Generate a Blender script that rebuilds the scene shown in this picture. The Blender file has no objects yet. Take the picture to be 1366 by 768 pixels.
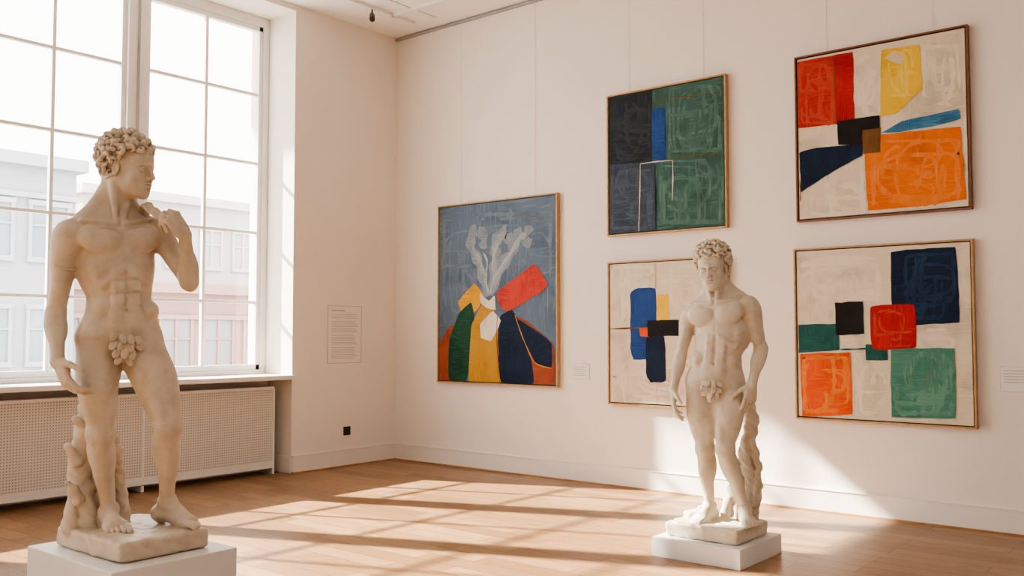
import bpy, math, random
import numpy as np
from mathutils import Vector
scene = bpy.context.scene
scene.view_settings.view_transform = 'AgX'
scene.view_settings.look = 'AgX - Medium High Contrast'

# ------------------------------------------------------------------ materials
def new_mat(name):
    m = bpy.data.materials.new(name); m.use_nodes = True
    nt = m.node_tree
    return m, nt, nt.nodes['Principled BSDF']

def ramp(nt, fac, stops):
    r = nt.nodes.new('ShaderNodeValToRGB')
    els = r.color_ramp.elements
    while len(els) < len(stops): els.new(0.5)
    for e, (p, c) in zip(els, stops):
        e.position = p; e.color = (*c, 1)
    nt.links.new(fac, r.inputs[0]); return r.outputs[0]

def coords(nt, scale=(1,1,1), rot=(0,0,0), kind='Object', loc=(0,0,0)):
    tc = nt.nodes.new('ShaderNodeTexCoord'); mp = nt.nodes.new('ShaderNodeMapping')
    mp.inputs['Scale'].default_value = scale; mp.inputs['Rotation'].default_value = rot
    mp.inputs['Location'].default_value = loc
    nt.links.new(tc.outputs[kind], mp.inputs[0]); return mp.outputs[0]

def noise(nt, vec, scale, detail=4, rough=.5, dist=0):
    n = nt.nodes.new('ShaderNodeTexNoise')
    n.inputs['Scale'].default_value = scale; n.inputs['Detail'].default_value = detail
    n.inputs['Roughness'].default_value = rough; n.inputs['Distortion'].default_value = dist
    nt.links.new(vec, n.inputs['Vector']); return n.outputs['Fac']

def mix(nt, fac, a, b, mode='MIX'):
    m = nt.nodes.new('ShaderNodeMix'); m.data_type = 'RGBA'; m.blend_type = mode
    for i, v in ((0, fac), (6, a), (7, b)):
        if hasattr(v, 'links'): nt.links.new(v, m.inputs[i])
        else: m.inputs[i].default_value = v if i == 0 else (*v, 1)
    return m.outputs[2]

def bump(nt, h, bsdf, strength=.2, dist=.01):
    b = nt.nodes.new('ShaderNodeBump'); b.inputs['Strength'].default_value = strength
    b.inputs['Distance'].default_value = dist
    nt.links.new(h, b.inputs['Height']); nt.links.new(b.outputs[0], bsdf.inputs['Normal'])

def simple(name, col, rough=.6, var=.06, scale=6, bmp=0.05, metal=0):
    m, nt, b = new_mat(name)
    v = coords(nt); n = noise(nt, v, scale)
    lo = tuple(max(0, c*(1-var)) for c in col); hi = tuple(min(1, c*(1+var)) for c in col)
    nt.links.new(ramp(nt, n, [(.3, lo), (.7, hi)]), b.inputs['Base Color'])
    b.inputs['Roughness'].default_value = rough; b.inputs['Metallic'].default_value = metal
    if bmp: bump(nt, noise(nt, v, scale*20), b, bmp, .002)
    return m

M_wall = simple('wall_plaster', (.82,.765,.705), .85, .015, 1.2, .04)
M_ceil = simple('ceiling_paint', (.84,.81,.775), .9, .01, 1, .02)
M_white = simple('white_gloss_paint', (.78,.77,.75), .4, .02, 2, .02)
M_base = simple('baseboard_paint', (.82,.78,.73), .5, .02, 2, .02)
M_plinth = simple('plinth_paint', (.74,.735,.72), .55, .02, 3, .02)
M_dark = simple('black_plastic', (.015,.015,.015), .4, .1, 5, 0)
M_grey = simple('window_seal', (.35,.35,.36), .5, .1, 5, 0)
M_paper = simple('paper', (.80,.77,.73), .8, .02, 4, 0)
M_ink = simple('print_ink', (.42,.40,.38), .8, .1, 4, 0)
M_edge = simple('card_edge', (.50,.46,.42), .8, .1, 4, 0)
M_woodtrim = simple('oak_trim', (.42,.22,.10), .45, .2, 8, .05)

def wood_frame_mat(name, col):
    m, nt, b = new_mat(name)
    n = noise(nt, coords(nt, (3,20,3)), 6, 6, .6, .5)
    nt.links.new(ramp(nt, n, [(.3, tuple(c*.7 for c in col)), (.7, tuple(c*1.2 for c in col))]), b.inputs['Base Color'])
    b.inputs['Roughness'].default_value = .45
    return m
M_oak = wood_frame_mat('oak_frame', (.47,.29,.14))
M_walnut = wood_frame_mat('walnut_frame', (.18,.07,.03))
M_gap = simple('frame_shadow_gap', (.03,.025,.02), .8, .1, 5, 0)

def floor_mat():
    m, nt, b = new_mat('oak_parquet')
    v = coords(nt)
    t = nt.nodes.new('ShaderNodeTexBrick')
    t.inputs['Scale'].default_value = 1
    t.inputs['Brick Width'].default_value = .95; t.inputs['Row Height'].default_value = .155
    t.inputs['Mortar Size'].default_value = .0035; t.inputs['Mortar Smooth'].default_value = .3
    t.inputs['Color1'].default_value = (0,0,0,1); t.inputs['Color2'].default_value = (1,1,1,1)
    t.inputs['Mortar'].default_value = (.5,.5,.5,1); t.offset = .37
    nt.links.new(v, t.inputs['Vector'])
    grain = noise(nt, coords(nt, (2.5,40,1)), 3, 8, .65, .6)
    big = noise(nt, v, .9, 3)
    plank = ramp(nt, t.outputs['Color'], [(0,(.225,.122,.058)),(.5,(.29,.165,.082)),(1,(.35,.21,.112))])
    g = ramp(nt, grain, [(.3,(.76,.73,.69)),(.65,(1.08,1.07,1.05))])
    c = mix(nt, 1.0, plank, g, 'MULTIPLY')
    c = mix(nt, .6, c, ramp(nt, big, [(.3,(.85,.83,.82)),(.7,(1.1,1.1,1.1))]), 'MULTIPLY')
    c = mix(nt, t.outputs['Fac'], c, (.09,.045,.02))
    nt.links.new(c, b.inputs['Base Color'])
    nt.links.new(ramp(nt, grain, [(.3,(.42,.42,.42)),(.7,(.30,.30,.30))]), b.inputs['Roughness'])
    bump(nt, grain, b, .05, .003)
    return m
M_floor = floor_mat()

def marble_mat(name, c0, c1, stain):
    m, nt, b = new_mat(name)
    v = coords(nt)
    n1 = noise(nt, v, 3.2, 8, .62, .8)
    n2 = noise(nt, v, 14, 6, .6, .2)
    c = ramp(nt, n1, [(.30, c0), (.62, c1)])
    c = mix(nt, ramp(nt, n2, [(.48,(0,0,0)),(.72,(.45,.45,.45))]), c, stain)
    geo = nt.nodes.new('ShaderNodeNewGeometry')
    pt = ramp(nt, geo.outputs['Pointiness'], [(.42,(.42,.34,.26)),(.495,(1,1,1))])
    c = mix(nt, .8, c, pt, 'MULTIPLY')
    nt.links.new(c, b.inputs['Base Color'])
    b.inputs['Roughness'].default_value = .5
    bump(nt, noise(nt, v, 60, 5, .6), b, .12, .003)
    return m
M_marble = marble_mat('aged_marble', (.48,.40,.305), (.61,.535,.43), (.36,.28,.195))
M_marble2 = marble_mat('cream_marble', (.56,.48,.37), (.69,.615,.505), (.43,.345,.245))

def paint(name, col, lite=None, amt=.4, scale=5, seed=0):
    m, nt, b = new_mat('paint_' + name)
    if lite is None: lite = tuple(min(1, c*1.35+.02) for c in col)
    dk = tuple(c*.75 for c in col)
    loc = (seed*3.1, seed*.7, seed*1.7)
    soft = noise(nt, coords(nt, loc=loc), scale*.8, 3, .5, .6)
    c = ramp(nt, soft, [(.30, dk), (.50, col), (.85, tuple((a+b_)/2 for a,b_ in zip(col,lite)))])
    s1 = noise(nt, coords(nt, (1.6,1,16), (0,math.radians(38+seed*9),0), loc=loc), scale*.9, 5, .6, .35)
    s2 = noise(nt, coords(nt, (16,1,1.6), (0,math.radians(-20+seed*13),0), loc=loc), scale*.9, 5, .6, .35)
    sel = ramp(nt, noise(nt, coords(nt, loc=loc), scale*.5, 1), [(.47,(0,0,0)),(.53,(1,1,1))])
    st = mix(nt, sel, s1, s2)
    k = ramp(nt, st, [(.50,(0,0,0)),(.72,(min(1,amt*1.9),)*3)])
    c = mix(nt, k, c, lite)
    nt.links.new(c, b.inputs['Base Color'])
    b.inputs['Roughness'].default_value = .6
    b.inputs['Specular IOR Level'].default_value = .18
    bump(nt, st, b, .15, .004)
    return m

# ------------------------------------------------------------------ mesh helpers
def link(ob, parent=None):
    scene.collection.objects.link(ob)
    if parent: ob.parent = parent
    return ob

def boxes(name, lst, mats, bevel=0, parent=None, origin=(0,0,0)):
    V, F, MI = [], [], []
    for b in lst:
        x0,x1,y0,y1,z0,z1 = b[:6]; mi = b[6] if len(b) > 6 else 0
        n = len(V)
        V += [(x-origin[0], y-origin[1], z-origin[2]) for x,y,z in
              [(x0,y0,z0),(x1,y0,z0),(x1,y1,z0),(x0,y1,z0),(x0,y0,z1),(x1,y0,z1),(x1,y1,z1),(x0,y1,z1)]]
        F += [(n,n+3,n+2,n+1),(n+4,n+5,n+6,n+7),(n,n+1,n+5,n+4),(n+1,n+2,n+6,n+5),(n+2,n+3,n+7,n+6),(n+3,n,n+4,n+7)]
        MI += [mi]*6
    me = bpy.data.meshes.new(name); me.from_pydata(V, [], F)
    for m in mats: me.materials.append(m)
    me.polygons.foreach_set('material_index', MI); me.update()
    ob = bpy.data.objects.new(name, me); ob.location = origin; link(ob, parent)
    if bevel:
        bv = ob.modifiers.new('bevel', 'BEVEL'); bv.width = bevel; bv.segments = 2; bv.limit_method = 'ANGLE'
    return ob

# ------------------------------------------------------------------ room
H = 4.76
W1 = (-5.75, -1.42); W2 = (-11.75, -7.42)  # second span is an unseen window bank, added to let in fill light
boxes('floor', [(-.55,12.2,-13,.1,-.12,0)], [M_floor])
boxes('ceiling', [(-.75,12.2,-13.2,.3,H,H+.2)], [M_ceil])
boxes('wall_back', [(-.75,12.2,0,.3,0,H)], [M_wall])
boxes('wall_right', [(12,12.2,-13,0,0,H)], [M_wall])
boxes('wall_front', [(-.75,12.2,-13.2,-13,0,H)], [M_wall])
WL = [(-.75,0,W1[1],0,0,H),(-.75,0,W2[1],W1[0],0,H),(-.75,0,-13,W2[0],0,H)]
for a, b in (W1, W2): WL += [(-.75,0,a,b,4.70,H),(-.75,-.40,a,b,0,.94)]
boxes('wall_left', WL, [M_wall])
boxes('baseboard_back', [(0,12,-.02,0,.012,.17,0),(0,12,-.026,0,.17,.178,0),(0,12,-.035,0,0,.014,1)], [M_base, M_woodtrim])
boxes('baseboard_left', [(0,.02,W1[1],-.02,.012,.17,0),(0,.026,W1[1],-.02,.17,.178,0),(0,.035,W1[1],-.035,0,.014,1),
                         (-.40,0,W1[1]-.015,W1[1],.012,.17,0),(0,.02,W2[1],W1[0],.012,.17,0)], [M_base, M_woodtrim])
boxes('trim_ceiling_gap', [(0,12,-.03,0,H-.035,H-.012)], [M_grey])

mg, ntg, bg = new_mat('window_glass')
for n in list(ntg.nodes):
    if n.type == 'BSDF_PRINCIPLED': ntg.nodes.remove(n)
tr = ntg.nodes.new('ShaderNodeBsdfTransparent'); gl = ntg.nodes.new('ShaderNodeBsdfGlossy'); gl.inputs['Roughness'].default_value = .02
mx = ntg.nodes.new('ShaderNodeMixShader'); mx.inputs[0].default_value = .04
ntg.links.new(tr.outputs[0], mx.inputs[1]); ntg.links.new(gl.outputs[0], mx.inputs[2])
ntg.links.new(mx.outputs[0], ntg.nodes['Material Output'].inputs[0])
mp_, ntp, bp = new_mat('perforated_metal')
vo = ntp.nodes.new('ShaderNodeTexVoronoi'); vo.inputs['Scale'].default_value = 42; vo.inputs['Randomness'].default_value = 0
ntp.links.new(coords(ntp), vo.inputs['Vector'])
ntp.links.new(ramp(ntp, vo.outputs['Distance'], [(.34,(.20,.18,.16)),(.44,(.70,.67,.63))]), bp.inputs['Base Color'])
bp.inputs['Roughness'].default_value = .5

def window(idx, WY0, WY1):
    L = []
    xf0, xf1 = -.54, -.44
    def yb(y0, y1, z0, z1, x0=xf0, x1=xf1, mi=0): L.append((x0,x1,y0,y1,z0,z1,mi))
    yb(WY0, WY1, 4.60, 4.70); yb(WY0, WY1, .985, 1.03)
    yb(WY1-.07, WY1, 1.03, 4.60); yb(WY0, WY0+.07, 1.03, 4.60)
    o = WY1+1.42
    cas = [(-2.79+o,-1.49+o),(-4.28+o,-2.98+o),(-5.68+o,-4.47+o)]
    for a, c in [(-2.98+o,-2.79+o),(-4.47+o,-4.28+o)]:
        yb(a, c, 1.03, 4.60, -.55, -.42)
        yb((a+c)/2-.012, (a+c)/2+.012, 1.03, 4.60, -.42, -.405, 1)
    for (a, b) in cas:
        s = .045
        yb(a, a+s, 1.03, 4.60, -.52, -.455); yb(b-s, b, 1.03, 4.60, -.52, -.455)
        yb(a, b, 1.03, 1.085, -.52, -.455); yb(a, b, 4.55, 4.60, -.52, -.455)
        mid = (a+b)/2
        yb(mid-.016, mid+.016, 1.085, 4.55, -.51, -.465)
        for i in range(1, 5):
            z = 1.0 + .72*i
            yb(a+s, b-s, z-.015, z+.015, -.507, -.468)
    win = boxes('window_%d' % idx, L, [M_white, M_grey], .004)
    boxes('glass', [(-.490,-.486,a+.04,b-.04,1.08,4.56) for a, b in cas], [mg], 0, win)
    boxes('window_sill', [(-.50,.045,WY0,WY1,.94,.985)], [M_white], .006)
    R = [(-.34,-.12,WY0+.05,WY1-.12,.84,.87,0),(-.34,-.12,WY0+.05,WY1-.12,.06,.13,0)]
    segs = np.linspace(WY0+.05, WY1-.12, 4)
    for i in range(3): R.append((-.33,-.135,segs[i]+.012,segs[i+1]-.012,.13,.84,1))
    for s in segs: R.append((-.34,-.125,s-.014,s+.014,.0,.85,0))
    boxes('radiator', R, [M_white, mp_], .004)
window(1, *W1); window(2, *W2)

boxes('ceiling_light_track', [(.555,.59,-9,-.3,H-.03,H,0),(.80,.86,-9,-.25,H-.012,H,0),(.555,9,-.62,-.585,H-.03,H,0)], [M_white])
def cyl_obj(name, p, q, r, mat, parent=None, seg=24):
    p = Vector(p); q = Vector(q)
    bpy.ops.mesh.primitive_cylinder_add(radius=r, depth=(q-p).length, vertices=seg, location=(p+q)/2)
    o = bpy.context.object; o.name = name
    o.rotation_mode = 'QUATERNION'; o.rotation_quaternion = (q-p).to_track_quat('Z', 'Y')
    o.data.materials.append(mat)
    if parent: o.parent = parent
    return o
sp = bpy.data.objects.new('ceiling_spotlight', None); link(sp)
cyl_obj('stem', (.572,-.9,H-.03), (.572,-.9,H-.09), .008, M_dark, sp)
cyl_obj('head', (.55,-.88,H-.08), (.63,-.95,H-.16), .028, M_dark, sp)

T = [(0,.004,-.97,-.51,1.09,1.69,0)]
for (a,b,c,d_) in [(-.975,-.968,1.085,1.695),(-.512,-.505,1.085,1.695),(-.975,-.505,1.085,1.091),(-.975,-.505,1.689,1.695)]:
    T.append((0,.0055,a,b,c,d_,2))
random.seed(3)
for i in range(26):
    z = 1.60 - i*.0185
    if i in (3, 11, 18): continue
    T.append((.004,.0045,-.92,-.56-random.random()*.05,z,z+.005,1))
T.append((.004,.0045,-.92,-.74,1.635,1.647,1))
boxes('wall_text_panel', T, [M_paper, M_ink, M_edge])
boxes('power_socket', [(0,.012,-.745,-.655,.325,.415,0),(.012,.016,-.73,-.67,.34,.40,0)], [M_dark], .003)
def label(x, z, w=.2, h=.14):
    T = [(x-w/2,x+w/2,-.006,0,z-h/2,z+h/2,0),(x-w/2-.003,x+w/2+.003,-.004,0,z-h/2-.003,z+h/2+.003,2)]
    for i in range(5): T.append((x-w/2+.02,x+w/2-.04-.02*(i%2),-.0065,-.006,z+h/2-.03-i*.02,z+h/2-.024-i*.02,1))
    boxes('wall_label', T, [M_paper, M_ink, M_edge])
label(2.54,1.04); label(6.27,1.08,.24,.17)

# ------------------------------------------------------------------ paintings
def chaikin(p, it=2, t=.12):
    for _ in range(it):
        q = []
        for i in range(len(p)):
            a = p[i]; b = p[(i+1) % len(p)]
            q.append((a[0]+(b[0]-a[0])*t, a[1]+(b[1]-a[1])*t)); q.append((a[0]+(b[0]-a[0])*(1-t), a[1]+(b[1]-a[1])*(1-t)))
        p = q; t = .25
    return p

def wobble(p, amt, rng):
    out = []
    for i in range(len(p)):
        a = np.array(p[i]); b = np.array(p[(i+1) % len(p)]); n = max(1, int(np.linalg.norm(b-a)/.05))
        for k in range(n):
            out.append(tuple(a+(b-a)*k/n + rng.normal(0, amt, 2)))
    return out

def painting(x0, x1, z0, z1, quad, zl, zr, bgm, shapes, fmat, seed):
    rng = np.random.default_rng(seed)
    W, Hh = x1-x0, z1-z0
    (ax,ay),(bx,by),(cx,cy),(dx,dy) = quad
    def uv(p):
        u = (p[0]-ax)/(bx-ax); s = u*zr/(u*zr+(1-u)*zl)
        yt = ay+(by-ay)*u; ybm = dy+(cy-dy)*u
        v = (p[1]-yt)/(ybm-yt)
        e = .014
        return (min(max(s*W, e), W-e), min(max((1-v)*Hh, e), Hh-e))
    D = .05; fw = .013
    V, F, MI = [], [], []
    mats = [fmat, M_gap, bgm]
    def addbox(X0,X1,Y0,Y1,Z0,Z1,mi):
        n = len(V)
        V.extend([(X0,Y0,Z0),(X1,Y0,Z0),(X1,Y1,Z0),(X0,Y1,Z0),(X0,Y0,Z1),(X1,Y0,Z1),(X1,Y1,Z1),(X0,Y1,Z1)])
        F.extend([(n,n+3,n+2,n+1),(n+4,n+5,n+6,n+7),(n,n+1,n+5,n+4),(n+1,n+2,n+6,n+5),(n+2,n+3,n+7,n+6),(n+3,n,n+4,n+7)])
        MI.extend([mi]*6)
    addbox(0,fw,-D,0,0,Hh,0); addbox(W-fw,W,-D,0,0,Hh,0)
    addbox(fw,W-fw,-D,0,0,fw,0); addbox(fw,W-fw,-D,0,Hh-fw,Hh,0)
    addbox(fw,W-fw,-D+.028,-.002,fw,Hh-fw,1)
    e = fw+.009
    addbox(e,W-e,-D+.010,-D+.028,e,Hh-e,2)
    y = -D+.0097
    def clampc(q): return (min(max(q[0], e+.002), W-e-.002), min(max(q[1], e+.002), Hh-e-.002))
    def ribbon(q, mi, w, y):
        c = []
        for i in range(len(q)-1):
            p0 = q[max(i-1,0)]; p1 = q[i]; p2 = q[i+1]; p3 = q[min(i+2,len(q)-1)]
            for t in np.linspace(0,1,8,endpoint=False):
                c.append(.5*((2*p1)+(-p0+p2)*t+(2*p0-5*p1+4*p2-p3)*t*t+(-p0+3*p1-3*p2+p3)*t**3))
        c.append(q[-1])
        cc = [c[0]]
        for p in c[1:]:
            if np.linalg.norm(p-cc[-1]) > .006: cc.append(p)
        c = cc; N = len(c)
        if N < 4: return
        prev = None
        for i in range(N):
            d = c[min(i+1,N-1)]-c[max(i-1,0)]; L_ = np.linalg.norm(d)
            if L_ < 1e-4: prev = None; continue
            nn = np.array([-d[1], d[0]])/L_
            ww = w/2*(1+.3*math.sin(i*.7+seed))*min(1, .35+.2*min(i, N-1-i))
            n = len(V)
            for p in (c[i]-nn*ww, c[i]+nn*ww):
                V.append((min(max(p[0], e+.002), W-e-.002), y, min(max(p[1], e+.002), Hh-e-.002)))
            if prev is not None:
                a_, b_, c_, d_ = [np.array(V[k])[[0,2]] for k in (prev,n,n+1,prev+1)]
                area = lambda P,Q,R: (Q[0]-P[0])*(R[1]-P[1])-(Q[1]-P[1])*(R[0]-P[0])
                if area(a_,b_,c_) > 1e-7 and area(a_,c_,d_) > 1e-7:
                    F.append((prev,n,n+1,prev+1)); MI.append(mi)
            prev = n
    for sh in shapes:
        kind, m, pts = sh[0], sh[1], sh[2]
        if m not in mats: mats.append(m)
        mi = mats.index(m); y -= .0002
        if kind == 'poly':
            q = [uv(p) for p in pts]
            r = sh[3] if len(sh) > 3 else .03
            if r > 0: q = chaikin(q, 2, r)
            q = [clampc(p) for p in wobble(q, .0018, rng)]
            n = len(V); V.extend([(p[0], y, p[1]) for p in q]); F.append(tuple(range(n, n+len(q)))); MI.append(mi)
        elif kind == 'scrib':     # loose sweeps of a slightly lighter brush inside a box
            (bx0,by0,bx1,by1), n_, w = pts, sh[3], sh[4]
            for k in range(n_):
                y -= .00004
                cx_ = rng.uniform(.2,.8); cy_ = rng.uniform(.2,.8); a0 = rng.uniform(0,6.28); q = []
                span = rng.uniform(1.2,4.0); rx = rng.uniform(.15,.55); ry = rng.uniform(.15,.55); dr = rng.uniform(-.06,.06)
                sq = rng.uniform(.4,1)
                for j in range(8):
                    a = a0+span*j/7; ca, sa = math.cos(a), math.sin(a)
                    ca = math.copysign(abs(ca)**sq, ca); sa = math.copysign(abs(sa)**sq, sa)
                    X = min(max(cx_+(rx+dr*j*.4)*ca, .04), .96); Y = min(max(cy_+(ry+dr*j*.4)*sa, .04), .96)
                    q.append(np.array(uv((bx0+(bx1-bx0)*X, by0+(by1-by0)*Y))))
                ribbon(q, mi, w*rng.uniform(.5,1.3), y)
        else:
            ribbon([np.array(uv(p)) for p in pts], mi, sh[3], y)
    me = bpy.data.meshes.new('abstract_painting'); me.from_pydata(V, [], F)
    for m in mats: me.materials.append(m)
    me.polygons.foreach_set('material_index', MI); me.update()
    ob = bpy.data.objects.new('abstract_painting', me); ob.location = (x0, -.001, z0); link(ob)
    return ob

C_cream = paint('cream', (.66,.57,.44), (.73,.66,.54), .5, 5, 1)
C_creamL = paint('cream_light', (.71,.63,.50), (.76,.69,.57), .4, 5, 31)
C_red = paint('red', (.40,.028,.018), (.50,.085,.05), .45, 6, 2)
C_redL = paint('red_scrape', (.44,.050,.032), (.52,.10,.065), .4, 6, 32)
C_red2 = paint('crimson', (.40,.016,.016), (.50,.06,.045), .35, 6, 3)
C_yel = paint('yellow', (.74,.47,.04), (.80,.58,.14), .4, 6, 4)
C_yelL = paint('yellow_pale', (.76,.53,.11), None, .3, 6, 34)
C_blk = paint('black', (.010,.009,.009), (.022,.020,.020), .3, 6, 5)
C_brn = paint('brown', (.16,.075,.025), None, .3, 6, 6)
C_org = paint('orange', (.68,.15,.018), (.74,.24,.06), .45, 5, 7)
C_orgL = paint('orange_light', (.71,.195,.040), (.78,.28,.09), .4, 5, 37)
C_org2 = paint('vermilion', (.68,.085,.018), (.74,.18,.06), .5, 6, 8)
C_blue = paint('sky_blue', (.04,.16,.30), (.12,.28,.42), .5, 6, 9)
C_navy = paint('navy', (.005,.014,.040), (.012,.030,.075), .5, 6, 10)
C_navyL = paint('navy_light', (.010,.028,.070), (.025,.058,.115), .5, 6, 40)
C_cob = paint('cobalt', (.015,.055,.22), (.035,.09,.28), .4, 6, 11)
C_teal = paint('dark_teal', (.013,.080,.075), (.035,.14,.12), .5, 6, 12)
C_grn = paint('green', (.055,.19,.145), (.12,.28,.22), .6, 7, 13)
C_grnL = paint('green_pale', (.095,.245,.19), (.18,.35,.28), .5, 7, 43)
C_sgrn = paint('sea_green', (.042,.105,.090), (.085,.17,.145), .7, 4, 14)
C_sgrnL = paint('sea_green_pale', (.065,.145,.122), (.12,.21,.18), .6, 4, 44)
C_slate = paint('slate_blue', (.100,.150,.215), (.17,.22,.28), .5, 3, 15)
C_slateL = paint('slate_pale', (.128,.175,.232), (.19,.235,.285), .6, 3, 45)
C_dslate = paint('dark_slate', (.014,.020,.030), (.038,.05,.062), .6, 5, 16)
C_dslateL = paint('dark_slate_scrape', (.026,.034,.045), (.055,.065,.075), .6, 5, 46)
C_bslate = paint('blue_slate', (.036,.052,.080), (.075,.10,.135), .6, 5, 17)
C_bslateL = paint('blue_slate_scrape', (.056,.076,.108), (.10,.125,.16), .6, 5, 47)
C_rust = paint('rust', (.28,.060,.028), (.36,.11,.06), .4, 6, 18)
C_must = paint('mustard', (.46,.24,.03), (.54,.33,.07), .4, 5, 19)
C_ochre = paint('ochre', (.66,.34,.03), (.72,.44,.10), .4, 5, 20)
C_dgrn = paint('forest', (.01,.055,.032), (.03,.12,.07), .5, 6, 21)
C_smoke = paint('smoke', (.20,.24,.28), (.30,.33,.36), .8, 4, 22)
C_smokeM = paint('smoke_mid', (.28,.315,.345), (.38,.40,.41), .8, 4, 62)
C_smokeL = paint('smoke_light', (.38,.405,.42), (.48,.49,.49), .6, 5, 52)
C_lred = paint('red_light', (.48,.042,.030), (.55,.11,.07), .4, 6, 23)
C_whit = paint('bone', (.70,.63,.52), (.76,.71,.62), .4, 6, 24)
C_lscr = paint('scraped_cream', (.60,.49,.34), (.68,.58,.44), .4, 6, 25)

painting(.70,2.30,.88,2.77,[(588,275),(747,258),(749,517),(589,508)],10.1,9.08,C_slate,[
 ('scrib',C_slateL,(592,280,745,420),14,.035),('scrib',C_slateL,(690,270,742,400),6,.030),
 ('line',C_smoke,[(662,396),(656,372),(650,350),(641,332),(638,316),(648,305),(657,316),(655,332)],.11),
 ('line',C_smoke,[(666,394),(671,362),(673,342),(672,326),(680,312),(690,310),(688,326)],.12),
 ('line',C_smoke,[(668,390),(682,354),(694,336),(698,322),(708,308),(716,316),(708,328)],.12),
 ('line',C_smokeM,[(662,392),(657,368),(652,348),(642,330),(644,316)],.050),
 ('line',C_smokeM,[(667,392),(671,360),(671,338),(676,320),(686,312)],.060),
 ('line',C_smokeM,[(669,388),(684,352),(697,332),(704,318),(712,314)],.055),
 ('line',C_smokeL,[(664,392),(660,370),(662,350),(656,336)],.020),
 ('line',C_smokeL,[(666,392),(672,370),(684,350),(690,342),(698,326)],.020),
 ('line',C_smokeL,[(668,360),(672,336),(682,318)],.014),
 ('line',C_slateL,[(648,384),(636,366),(624,352),(620,334)],.04),
 ('line',C_slateL,[(716,344),(706,356),(694,368)],.03),
 ('poly',C_rust,[(589,460),(603,438),(620,428),(626,445),(622,512),(589,510)],.08),
 ('poly',C_ochre,[(620,402),(644,377),(657,392),(650,412),(634,424),(624,414)],.06),
 ('poly',C_dgrn,[(606,452),(622,416),(640,402),(644,420),(640,470),(634,511),(605,510)],.12),
 ('poly',C_must,[(640,432),(655,405),(668,404),(676,430),(681,514),(635,512)],.06),
 ('poly',C_rust,[(698,420),(716,432),(743,460),(745,516),(706,516)],.1),
 ('poly',C_navy,[(676,424),(694,412),(704,430),(716,470),(722,516),(678,515)],.1),
 ('poly',C_navy,[(702,425),(722,440),(741,458),(741,492),(722,485),(708,450)],.1),
 ('poly',C_lred,[(674,390),(722,351),(737,380),(732,388),(690,416),(679,410)],.08),
 ('poly',C_whit,[(652,390),(664,402),(672,394),(674,414),(662,411),(653,404)],.06),
 ('poly',C_whit,[(652,432),(670,414),(681,428),(668,456),(653,450)],.08),
 ('line',C_ochre,[(698,420),(704,440),(712,462),(722,484),(741,492)],.008),
 ('line',C_rust,[(676,420),(675,450),(679,512)],.010),
],M_oak,1)
painting(2.88,4.09,2.30,3.62,[(813,130),(971,99),(973,304),(815,316)],8.75,7.99,C_sgrn,[
 ('poly',C_dslate,[(815,133),(880,120),(880,218),(816,221)],.0),
 ('scrib',C_dslateL,(818,134,878,216),12,.030),
 ('poly',C_bslate,[(816,221),(882,216),(884,311),(816,313)],.0),
 ('scrib',C_bslateL,(818,224,880,308),12,.030),
 ('scrib',C_sgrnL,(900,112,968,205),16,.032),('scrib',C_sgrnL,(888,212,970,300),16,.032),
 ('poly',C_cob,[(879,146),(897,142),(898,214),(880,217)],.08),
 ('line',C_brn,[(880,136),(925,129),(972,126)],.008),
 ('line',C_brn,[(880,218),(930,208),(972,205)],.008),
 ('line',C_whit,[(860,310),(862,260),(863,219)],.008),
 ('line',C_whit,[(863,219),(885,216),(907,214)],.008),
 ('line',C_whit,[(907,214),(907,240),(906,268)],.008),
 ('line',C_navy,[(883,220),(884,265),(884,312)],.010),
],M_oak,2)
painting(2.88,4.09,.75,2.06,[(812,348),(971,341),(973,548),(815,538)],8.65,7.95,C_cream,[
 ('scrib',C_creamL,(816,352,880,430),8,.03),('scrib',C_creamL,(886,350,966,425),8,.03),('scrib',C_creamL,(816,480,966,540),10,.03),
 ('poly',C_cob,[(846,388),(856,383),(883,382),(884,478),(850,480),(846,468)],.08),
 ('poly',C_yel,[(883,392),(899,391),(900,428),(883,429)],.03),
 ('poly',C_navy,[(868,446),(894,446),(895,510),(874,510),(868,500)],.08),
 ('poly',C_org2,[(859,437),(872,436),(872,449),(860,448)],.03),
 ('poly',C_blk,[(870,427),(912,426),(913,448),(871,448)],.0),
 ('line',C_brn,[(814,438),(840,437),(870,436)],.014),
 ('line',C_brn,[(912,436),(940,435),(971,434)],.010),
 ('line',C_lscr,[(881,346),(882,364),(882,384)],.010),
 ('line',C_lscr,[(882,510),(883,525),(883,541)],.008),
],M_oak,3)
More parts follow.
